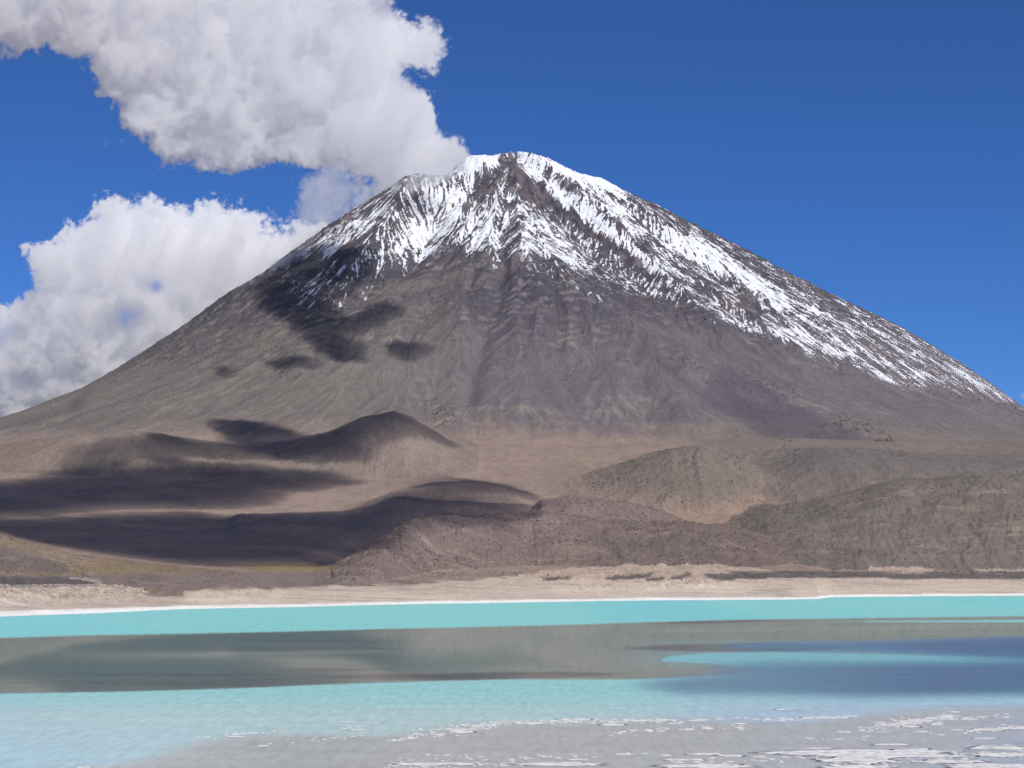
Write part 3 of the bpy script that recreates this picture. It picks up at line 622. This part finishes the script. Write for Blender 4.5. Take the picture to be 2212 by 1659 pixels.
# clouds overhead, out of the frame, whose shadows lie on the slopes
SH = [
 [(575, 560), (640, 548), (730, 520), (830, 545), (815, 590), (770, 622), (725, 655), (755, 692), (800, 668), (860, 655), (888, 665), (850, 690), (800, 712), (770, 730), (805, 750), (800, 782), (745, 785), (700, 775), (680, 750), (620, 695), (575, 680), (560, 630), (590, 600)],
 [(580, 768), (640, 770), (700, 778), (690, 800), (600, 800)], [(840, 745), (900, 738), (948, 748), (900, 778), (850, 778)], [(455, 795), (490, 785), (530, 808), (480, 820)], [(690, 812), (760, 806), (840, 812), (760, 818)],
 [(470, 930), (490, 905), (600, 912), (650, 935), (700, 938), (770, 918), (790, 895), (860, 888), (885, 903), (930, 928), (980, 955), (1005, 968), (940, 952), (885, 936), (845, 943), (818, 962), (800, 985), (808, 998), (760, 1001), (650, 1000), (560, 990), (480, 990), (400, 985), (350, 1003), (300, 985), (230, 1010), (180, 1028), (115, 1028),
  (200, 988), (260, 965), (330, 960), (320, 945), (370, 940), (440, 965), (520, 960)],
 [(-500, 1050), (0, 1045), (100, 1040), (200, 1025), (330, 1014), (500, 1010), (600, 1020), (700, 1025), (805, 1035), (760, 1048), (620, 1066), (600, 1088), (500, 1100), (300, 1098), (200, 1105), (100, 1113), (0, 1118), (-500, 1120)],
 [(-500, 1126), (0, 1124), (100, 1122), (400, 1112), (560, 1111), (743, 1108), (790, 1094), (850, 1070), (1000, 1070), (1100, 1080), (1180, 1100), (1165, 1118), (930, 1130), (900, 1140), (880, 1160), (840, 1185), (790, 1192), (740, 1205), (785, 1216), (700, 1223), (600, 1220), (520, 1224), (450, 1224), (330, 1214), (200, 1197), (100, 1178), (0, 1152), (-500, 1030)],
 [(880, 1052), (930, 1040), (1020, 1034), (1100, 1046), (1185, 1080), (1100, 1068), (1000, 1058), (930, 1062)]]
shm = np.zeros(GX.shape, f4)
for q_, s_ in enumerate(SH): shm = np.maximum(shm, poly(s_) * (.91 if q_ == 0 else .92 if q_ < 5 else 1))
shm = np.maximum(shm, 0)
HC = 2400.0
tq = (HC - Z) / SD[2]; sx_ = x2 + tq * SD[0]; sy2 = y2 + tq * SD[1]
shv = smp(shm, PX, PY)
far = sm(-600, -350, PX)
ok = vis & (Y_ok := (y2 > 2300)) & (y2 < 8000) & (np.abs(u2) < .42) & (Z > -1)
CS = 12.0; bx0, bx1, by0, by1 = sx_[ok].min() - 300, sx_[ok].max() + 300, sy2[ok].min() - 300, sy2[ok].max() + 300
bnx, bny = int((bx1 - bx0) / CS), int((by1 - by0) / CS)
bi = np.clip(((sx_[ok] - bx0) / CS).astype(int), 0, bnx - 1); bj = np.clip(((sy2[ok] - by0) / CS).astype(int), 0, bny - 1)
num = np.bincount(bj * bnx + bi, shv[ok], bnx * bny).reshape(bny, bnx); den = np.bincount(bj * bnx + bi, minlength=bnx * bny).reshape(bny, bnx).astype(float)
# each patch of terrain counts once however densely it is sampled
val = np.where(den > 0, num / np.maximum(den, 1), 0); has = (den > 0).astype(float)
def blr(m, s):
    return blur(m.astype(f4), s, None, 1.0)
v1, h1 = blr(val, 1.0), blr(has, 1.0); v2, h2 = blr(val, 6), blr(has, 6)
foot = np.where(h1 > .15, v1 / np.maximum(h1, 1e-3), v2 / np.maximum(h2, 1e-3)) * (h2 > .02)
cx_, cy_ = np.meshgrid(bx0 + CS * (np.arange(bnx) + .5), by0 + CS * (np.arange(bny) + .5))
foot = foot + (.9 * (fbm(cx_ / 120, cy_ / 70, 5, 400, gain=.62) - .16)) * sm(.0, .35, foot) * (1 - .75 * sm(.75, 1, foot))
Tc = np.clip(foot - .40, 0, 1) ** 1.15 * 460 * (1 + .4 * fbm(cx_ / 200, cy_ / 200, 4, 410)); Tc = np.clip(Tc, 0, None)
# split into separate clouds (connected areas)
lab = np.zeros(Tc.shape, int); nl = 0; onm = Tc > 1e-3; todo = onm.copy(); sizes = []
while todo.any():
    j, i = np.argwhere(todo)[0]; nl += 1; st_ = [(j, i)]; todo[j, i] = False; cnt = 0
    while st_:
        a, b = st_.pop(); lab[a, b] = nl; cnt += 1
        for da, db in ((1, 0), (-1, 0), (0, 1), (0, -1), (1, 1), (-1, -1), (1, -1), (-1, 1)):
            p_, q_ = a + da, b + db
            if 0 <= p_ < bny and 0 <= q_ < bnx and todo[p_, q_]: todo[p_, q_] = False; st_.append((p_, q_))
    sizes.append(cnt)
mS = cloud_material('overhead_cloud_droplets', .0075)
Lg = 'cloud drifting overhead in front of the volcano, just above the frame, shading the slopes below'
for l in range(1, nl + 1):
    if sizes[l - 1] < 60: continue
    Tl = np.where(lab == l, Tc, 0)
    jj_, ii_ = np.where(Tl > 0); a0, a1, b0, b1 = max(jj_.min() - 2, 0), jj_.max() + 3, max(ii_.min() - 2, 0), ii_.max() + 3
    sl_ = (slice(a0, a1), slice(b0, b1)); z_ = np.zeros_like(Tl[sl_])
    slab('cloud', cx_[sl_], cy_[sl_], z_ + HC, z_, z_, z_ + 1, Tl[sl_] * .7, Tl[sl_] * .3, mS, Lg, 'cloud', 'clouds overhead')
print('casters', nl, time.time() - T0)
exec_details = True

# ------------------------------------------------------------------ salt crust on the near shallows
def to_water(px, py):
    uu, wv = ray(px, py); y = -HCAM / wv; return uu * y, y
def salt_material():
    m, n = mat('salt_crust'); out = N(n, 'ShaderNodeOutputMaterial'); b = N(n, 'ShaderNodeBsdfPrincipled'); b.inputs['Roughness'].default_value = .85
    geo = N(n, 'ShaderNodeNewGeometry'); nz = N(n, 'ShaderNodeTexNoise', Scale=.25, Detail=6.0, Roughness=.7); lk(n, geo.outputs['Position'], nz.inputs['Vector'])
    cr = N(n, 'ShaderNodeValToRGB'); cr.color_ramp.elements[0].position = .38; cr.color_ramp.elements[0].color = (.48, .45, .41, 1); cr.color_ramp.elements[1].position = .56; cr.color_ramp.elements[1].color = (.82, .81, .79, 1)
    lk(n, nz.outputs[0], cr.inputs[0]); lk(n, cr.outputs[0], b.inputs['Base Color']); bp = N(n, 'ShaderNodeBump', Strength=.6, Distance=.1); lk(n, nz.outputs[0], bp.inputs['Height']); lk(n, bp.outputs[0], b.inputs['Normal'])
    lk(n, b.outputs[0], out.inputs[0]); return m
MS = salt_material()
MRIM, n_ = mat('dark_grey_rim'); o_ = N(n_, 'ShaderNodeOutputMaterial'); b_ = N(n_, 'ShaderNodeBsdfPrincipled'); b_.inputs['Base Color'].default_value = (.17, .165, .17, 1); b_.inputs['Roughness'].default_value = .35; lk(n_, b_.outputs[0], o_.inputs[0])
def patch_geo(px, py, w, h, seed, n=40, irr=.45):
    X, Yv = to_water(np.array([px - w / 2, px + w / 2, px, px]), np.array([py, py, py - h / 2, py + h / 2]))
    cx, cy = (X[0] + X[1]) / 2, (Yv[2] + Yv[3]) / 2; a, b = (X[1] - X[0]) / 2, abs(Yv[2] - Yv[3]) / 2
    t = np.linspace(0, 2 * np.pi, n, endpoint=False)
    q = fbm(np.cos(t) * 1.3 + seed * 3.1, np.sin(t) * 1.3 + seed * 1.7, 2, 500); q2 = fbm(np.cos(t) * 4 + seed, np.sin(t) * 4, 3, 505)
    r = 1 + irr * q * 1.3 + irr * .8 * q2
    vs = [(0, 0, .10)]; fs = []
    for s_, z in ((.55, .10), (.93, .085), (1.0, .02), (.97, -.06)):
        for k_ in range(n): vs.append((a * r[k_] * s_ * np.cos(t[k_]), b * r[k_] * s_ * np.sin(t[k_]), z + .015 * q2[k_]))
    for k_ in range(n):
        k2 = (k_ + 1) % n; fs.append((0, 1 + k_, 1 + k2))
        for l in range(3): fs.append((1 + l * n + k_, 1 + (l + 1) * n + k_, 1 + (l + 1) * n + k2, 1 + l * n + k2))
    return cx, cy, vs, fs
def mesh_obj(name, vs, fs, m, loc=(0, 0, 0)):
    me = bpy.data.meshes.new(name); me.from_pydata([tuple(map(float, v)) for v in vs], [], fs); me.materials.append(m); me.update()
    o = bpy.data.objects.new(name, me); o.location = loc; C.objects.link(o); return o
R6 = lambda x, y, w_, h_: (x / 2 + 1106, y / 2 + 1192.3, w_ / 2, h_ / 2)
R5 = lambda x, y, w_, h_: (x / 2, y / 2 + 1192.3, w_ / 2, h_ / 2)
PATCH = [
 (R6(1480, 866, 840, 26), 'long pale salt bar ending in a point, broadest of the lower right'),
 (R6(1740, 858, 190, 16), 'white salt tongue reaching right from the long salt bar'),
 (R6(1480, 900, 330, 26), 'beige-stained salt patch just under the long salt bar'),
 (R6(1640, 880, 560, 16), 'thin salt strip joining the long bar to the right edge patches'),
 (R6(1490, 930, 340, 20), 'buff salt patch cut by the bottom edge, right of the centre'),
 (R6(1900, 905, 300, 14), 'white salt strip left of the bottom right corner'),
 (R6(2060, 925, 420, 22), 'broad white salt sheet in the bottom right corner'),
 (R6(2110, 878, 260, 16), 'salt patch above the corner sheet at the right edge'),
 (R6(2100, 846, 270, 16), 'smooth white salt patch at the right edge above the broken strips'),
 (R6(2050, 770, 150, 10), 'white salt patch beside the grey mound near the right edge'),
 (R6(2190, 760, 130, 18), 'white salt patch cut by the right edge, highest of the large ones'),
 (R6(1640, 832, 165, 7), 'thin isolated white salt strip above the long salt bar'),
 (R6(1315, 849, 140, 6), 'thin white salt strip left above the tip of the long bar'),
 (R6(2040, 806, 110, 4), 'hair-thin salt line within the grey ripple mound'),
 (R6(850, 925, 440, 16), 'buff salt patch on the bottom edge near the middle of the picture'),
 (R6(835, 873, 150, 7), 'narrow salt strip left of the middle bottom patches'),
 (R6(940, 880, 120, 9), 'small blunt salt patch right of the narrow strip'),
 (R6(740, 898, 190, 9), 'flat salt strip above the buff bottom patch'),
 (R6(210, 917, 380, 15), 'white salt shelf on the bottom edge, left of the middle'),
 (R6(270, 897, 90, 5), 'short salt strip over the white shelf'),
 (R5(1870, 916, 380, 12), 'broken white salt strip at the bottom, leftmost of the wide ones'),
 (R5(360, 931, 60, 6), 'lone small salt fleck at the bottom left edge'),
 (R6(1435, 778, 70, 7), 'small bright salt lens alone on the grey shallows'),
 (R6(1770, 777, 55, 5), 'tiny salt lens right of the small bright one'),
 (R6(1722, 754, 100, 10), 'bright salt patch under the cluster of flakes on the right'),
 (R6(1835, 744, 55, 6), 'small salt flake right of the bright patch in the cluster'),
 (R6(1350, 715, 200, 6), 'ragged salt strip where the blue water meets the grey shallows'),
 (R6(1175, 681, 95, 4), 'highest salt strip, out on the blue water'),
 (R6(600, 729, 180, 8), 'ragged salt patch on the edge of the turquoise water, centre'),
 (R6(432, 747, 100, 10), 'salt patch below the ragged strips at the centre'),
 (R6(270, 723, 150, 6), 'thin salt strip left of the centre patches on the turquoise edge'),
 (R6(80, 741, 130, 9), 'salt patch at the picture centre line on the turquoise edge'),
 (R5(1990, 776, 120, 12), 'bright salt patch left of the centre line'),
 (R5(1890, 791, 90, 7), 'salt flake left of the bright patch left of centre'),
 (R5(1020, 799, 90, 5), 'salt flake far out on the left shallows'),
 (R5(1550, 769, 90, 5), 'thin salt flake at left centre on pale water'),
 (R5(1500, 733, 70, 4), 'faint thin salt line, highest on the left'),
 (R6(660, 878, 50, 6), 'small salt flake left of the narrow strip'),
 (R6(1980, 722, 80, 4), 'thin salt flake right of the cluster of flakes'),
 (R6(2130, 714, 36, 4), 'small salt flake by the right edge of the blue water'),
 (R6(1860, 711, 70, 6), 'salt flake topping the cluster on the right'),
 (R6(985, 741, 50, 4), 'small salt flake between centre and right on the grey shallows'),
]
for i, ((a, b, c_, d_), lb) in enumerate(PATCH):
    cx, cy, vs, fs = patch_geo(a, b, c_ * .92, max(d_, 2.2), i + 1, 56 if c_ > 60 else 36)
    o = mesh_obj('salt_patch', vs, fs, MS, (cx, cy, 0))
    if c_ > 40:  # flat dark-grey rim reaching past the crust of larger patches
        nn = (len(vs) - 1) // 4; rim = [(v[0] * (1 + .9 * .5 / max(1, abs(v[0]) ** .5)) * 1.03, v[1] * 1.16 - .4, .012) for v in vs[1 + 2 * nn:1 + 3 * nn]]
        e = mesh_obj('dark_edge', [(0, 0, .012)] + rim, [(0, 1 + q, 1 + (q + 1) % nn) for q in range(nn)], MRIM); e.parent = o
    o['label'] = lb; o['category'] = 'salt patch'; o['group'] = 'salt patches on the near shallows'
# crumbs nobody could count
vs_, fs_ = [], []
def crumb(px, py, w_, h_, sd):
    cx, cy, v, f = patch_geo(px, py, w_, h_, sd, 9, .5); b0_ = len(vs_)
    vs_.extend([(cx + a, cy + b, c_ * .7) for a, b, c_ in v]); fs_.extend([tuple(b0_ + q for q in g) for g in f])
BANDS = [((420, 1594), (620, 1578), 26, 4), ((560, 1610), (780, 1590), 16, 4), ((720, 1578), (800, 1560), 10, 4), ((840, 1600), (1100, 1560), 90, 6), ((900, 1574), (1100, 1562), 50, 5), ((1100, 1560), (1450, 1556), 130, 5), ((1330, 1582), (1600, 1570), 60, 6), ((1450, 1560), (1620, 1548), 24, 3),
         ((1640, 1555), (1840, 1548), 60, 3), ((1860, 1578), (2060, 1545), 110, 9), ((1900, 1565), (2000, 1558), 60, 6), ((2000, 1555), (2180, 1545), 26, 5), ((2060, 1582), (2212, 1570), 40, 5), ((860, 1640), (1400, 1630), 50, 8), ((1440, 1650), (1800, 1632), 60, 12), ((1800, 1650), (2212, 1625), 150, 18), ((840, 1656), (1200, 1648), 60, 6), ((1750, 1600), (2050, 1585), 20, 6)]
for (a0, b0), (a1, b1), cnt, sp in BANDS:
    for _ in range(cnt):
        q = RNG.random(); crumb(a0 + (a1 - a0) * q + RNG.normal(0, 8), b0 + (b1 - b0) * q + RNG.normal(0, sp * .5), 2.5 + RNG.gamma(1.5, 5), 1.0 + RNG.random() * 1.4, RNG.random() * 99)
o = mesh_obj('salt_flakes', vs_, fs_, MS); o['kind'] = 'stuff'; o['label'] = 'loose white salt flakes scattered over the near shallows'; o['category'] = 'salt flakes'

# ------------------------------------------------------------------ rocks
def interp_z(x, y):
    u = x / y; ci = np.interp(u, U, np.arange(NU)); ri = np.interp(y, Yr, np.arange(NR)); i = ci.astype(int); j = ri.astype(int); a = ci - i; b = ri - j
    i = np.minimum(i, NU - 2); j = np.minimum(j, NR - 2)
    return (Z[j, i] * (1 - a) + Z[j, i + 1] * a) * (1 - b) + (Z[j + 1, i] * (1 - a) + Z[j + 1, i + 1] * a) * b
def rock_material():
    m, n = mat('dark_rock'); out = N(n, 'ShaderNodeOutputMaterial'); b = N(n, 'ShaderNodeBsdfPrincipled'); b.inputs['Roughness'].default_value = .9; b.inputs['Specular IOR Level'].default_value = .2
    geo = N(n, 'ShaderNodeNewGeometry'); nz = N(n, 'ShaderNodeTexNoise', Scale=.05, Detail=3.0); lk(n, geo.outputs['Position'], nz.inputs['Vector'])
    cr = N(n, 'ShaderNodeValToRGB'); cr.color_ramp.elements[0].position = .3; cr.color_ramp.elements[0].color = (.075, .066, .062, 1); cr.color_ramp.elements[1].position = .7; cr.color_ramp.elements[1].color = (.16, .135, .12, 1)
    lk(n, nz.outputs[0], cr.inputs[0]); lk(n, cr.outputs[0], b.inputs['Base Color']); lk(n, b.outputs[0], out.inputs[0]); return m
MRK = rock_material()
OCT = np.array([(1, 0, 0), (.5, .87, 0), (-.5, .87, 0), (-1, 0, 0), (-.5, -.87, 0), (.5, -.87, 0), (.45, .1, .75), (-.3, .4, .8), (-.25, -.45, .7)], float)
OF = [(0, 1, 6), (1, 7, 6), (1, 2, 7), (2, 3, 7), (3, 8, 7), (3, 4, 8), (4, 5, 8), (5, 6, 8), (5, 0, 6), (6, 7, 8)]
def rocks(name, mask, cnt, smin, smax, label):
    js, is_ = np.where(mask)
    if len(js) == 0: print('no room for', label); return
    pk = RNG.integers(0, len(js), cnt)
    x = x2[js[pk], is_[pk]] + RNG.normal(0, 3, cnt); y = y2[js[pk], is_[pk]] + RNG.normal(0, 4, cnt); z = interp_z(x, y)
    s = smin + (smax - smin) * RNG.random(cnt) ** 3; a = RNG.random(cnt) * 6.28
    P_ = OCT[None] * (1 + .35 * RNG.standard_normal((cnt, 9, 1)).clip(-1, 1)) * s[:, None, None]; P_[:, :, 2] *= .8; P_[:, :6, 2] -= .25 * s[:, None]
    ca_, sa_ = np.cos(a)[:, None], np.sin(a)[:, None]; X_ = P_[..., 0] * ca_ - P_[..., 1] * sa_ + x[:, None]; Y__ = P_[..., 0] * sa_ + P_[..., 1] * ca_ + y[:, None]; Z__ = P_[..., 2] + z[:, None]
    fa = (np.array(OF)[None] + 9 * np.arange(cnt)[:, None, None]).reshape(-1, 3)
    o = grid_mesh(name, X_.ravel(), Y__.ravel(), Z__.ravel(), fa, {}, MRK, 'stuff', False); o['label'] = label
md = (fbm(x2 / 90, y2 / 90, 4, 420) > -.05) & vis & (np.abs(u2) < .26)
rocks('scattered_rocks', md & (reg == 9), 3600, .6, 2.3, 'dark rocks strewn over the reddish hill at the shore')
rocks('scattered_rocks', md & (reg == 8), 2800, .6, 2.3, 'dark rocks strewn over the big hill on the right')
rocks('scattered_rocks', md & (reg == 3) & (Z - plain > 15), 700, .9, 2.8, 'dark rocks on the lava mound')
rocks('scattered_rocks', md & (reg == 7), 600, .7, 2.2, 'dark rocks on the low hill behind the reddish one')
sp = smp(blur(np.maximum.reduce([poly(q) for q in ([(1165, 1247), (1245, 1243), (1222, 1252), (1180, 1254)], [(1310, 1245), (1420, 1236), (1400, 1246), (1330, 1254), (1300, 1250)], [(1445, 1250), (1490, 1235), (1500, 1240), (1470, 1252)],
    [(1395, 1249), (1440, 1246), (1430, 1254), (1390, 1253)], [(1520, 1238), (1640, 1240), (1660, 1250), (1560, 1254), (1525, 1248)], [(1560, 1236), (2300, 1234), (2212, 1248), (1990, 1250), (1820, 1247), (1640, 1250)], [(740, 1238), (1130, 1238), (1120, 1246), (860, 1248)])]), 2), PX, PY)
rocks('shore_rocks', (sp > .4) & vis, 1900, .5, 1.8, 'low dark rocks lying on the sandy shore')
rocks('shore_rocks', ((reg == 11) | (reg == 13) | (reg == 14)) & vis & (np.abs(u2) < .26) & (rough2 > .15), 450, .3, 1.2, 'small rocks along the edge of the shore bluffs')
oc = np.zeros(GX.shape, f4)
for ln, wd_ in (([(985, 738), (1035, 712)], 10), ([(345, 778), (410, 764)], 10), ([(1000, 730), (1015, 745)], 8), ([(930, 870), (955, 890), (965, 910)], 16), ([(1470, 780), (1560, 830), (1640, 826), (1720, 852)], 12), ([(1800, 905), (1870, 925), (1935, 968)], 12), ([(1700, 955), (1730, 985)], 12),
               ([(1360, 745), (1440, 800)], 7), ([(880, 460), (850, 500), (860, 480)], 14), ([(600, 800), (660, 830)], 12), ([(1180, 700), (1230, 720)], 8), ([(760, 1240), (740, 1236)], 3)):
    oc = np.maximum(oc, linemap(ln, wd_ * 1.8))
ocv = smp(oc, PX + 10 * n2[..., 0], PY + 8 * n3[..., 0]) + .9 * fbm(x2 / 45, y2 / 60, 4, 430)
rocks('rock_outcrop', (ocv > .42) & (smp(oc, PX, PY) > .05) & vis, 900, 1.5, 5.0, 'dark broken rock outcrops studding the flanks of the volcano')
rocks('summit_rocks', isc & (snow < .3) & (cov.max() > 0) & (cv > .05) & vis & (rock > .25), 3500, 1.5, 5.0, 'dark boulders poking through the snow near the summit')
mdl = md & (reg == 10) & (PX < 200)
if mdl.any(): rocks('scattered_rocks', mdl, 500, .5, 1.7, 'small rocks on the brown slope at the left edge')

# ------------------------------------------------------------------ dirt track on the left shore
def road():
    pts = [(-60, 1268.5), (0, 1267.5), (60, 1266.5), (120, 1266), (170, 1265.6), (200, 1264.5), (214, 1262), (212, 1258.5), (200, 1255), (186, 1252.5), (170, 1251.2), (150, 1250.4)]
    pts = np.array(pts); tt = np.linspace(0, len(pts) - 1, 160); qx = np.interp(tt, np.arange(len(pts)), pts[:, 0]); qy = np.interp(tt, np.arange(len(pts)), pts[:, 1])
    X, Yv = [], []
    for a, b in zip(qx, qy):                             # march each sight line to the ground
        uu, wv = ray(a, b); yy = np.linspace(2100, 3400, 800); zz = interp_z(uu * yy, yy); hit = np.where(zz >= HCAM + wv * yy)[0]
        y_ = yy[hit[0]] if len(hit) else yy[-1]; X.append(uu * y_); Yv.append(y_)
    X, Yv = np.array(X), np.array(Yv)
    for _ in range(6): X[1:-1] = (X[:-2] + X[1:-1] * 2 + X[2:]) / 4; Yv[1:-1] = (Yv[:-2] + Yv[1:-1] * 2 + Yv[2:]) / 4
    tx, ty = np.gradient(X), np.gradient(Yv); L = np.hypot(tx, ty) + 1e-6; nx_, ny_ = -ty / L, tx / L
    vs, fs = [], []
    for i in range(len(X)):
        for s_ in (-5, -2, 0, 2, 5):
            x, y = X[i] + nx_[i] * s_, Yv[i] + ny_[i] * s_; vs.append((x, y, float(interp_z(np.array([x]), np.array([y]))[0]) + (.9 if abs(s_) < 4 else .5)))
    for i in range(len(X) - 1):
        for k_ in range(4): q = i * 5 + k_; fs.append((q, q + 1, q + 6, q + 5))
    m, n = mat('dirt_track'); out = N(n, 'ShaderNodeOutputMaterial'); b = N(n, 'ShaderNodeBsdfPrincipled'); b.inputs['Roughness'].default_value = .95
    geo = N(n, 'ShaderNodeNewGeometry'); nz = N(n, 'ShaderNodeTexNoise', Scale=.1, Detail=4.0); lk(n, geo.outputs['Position'], nz.inputs['Vector'])
    cr = N(n, 'ShaderNodeValToRGB'); cr.color_ramp.elements[0].color = (.20, .175, .155, 1); cr.color_ramp.elements[1].color = (.36, .32, .29, 1); lk(n, nz.outputs[0], cr.inputs[0]); lk(n, cr.outputs[0], b.inputs['Base Color']); lk(n, b.outputs[0], out.inputs[0])
    o = mesh_obj('dirt_road', vs, fs, m); o['kind'] = 'structure'
road()
tris = sum(len(o.data.loops) - 2 * len(o.data.polygons) for o in bpy.data.objects if o.type == 'MESH')
print('done', round(time.time() - T0, 1), 's; triangles', tris)
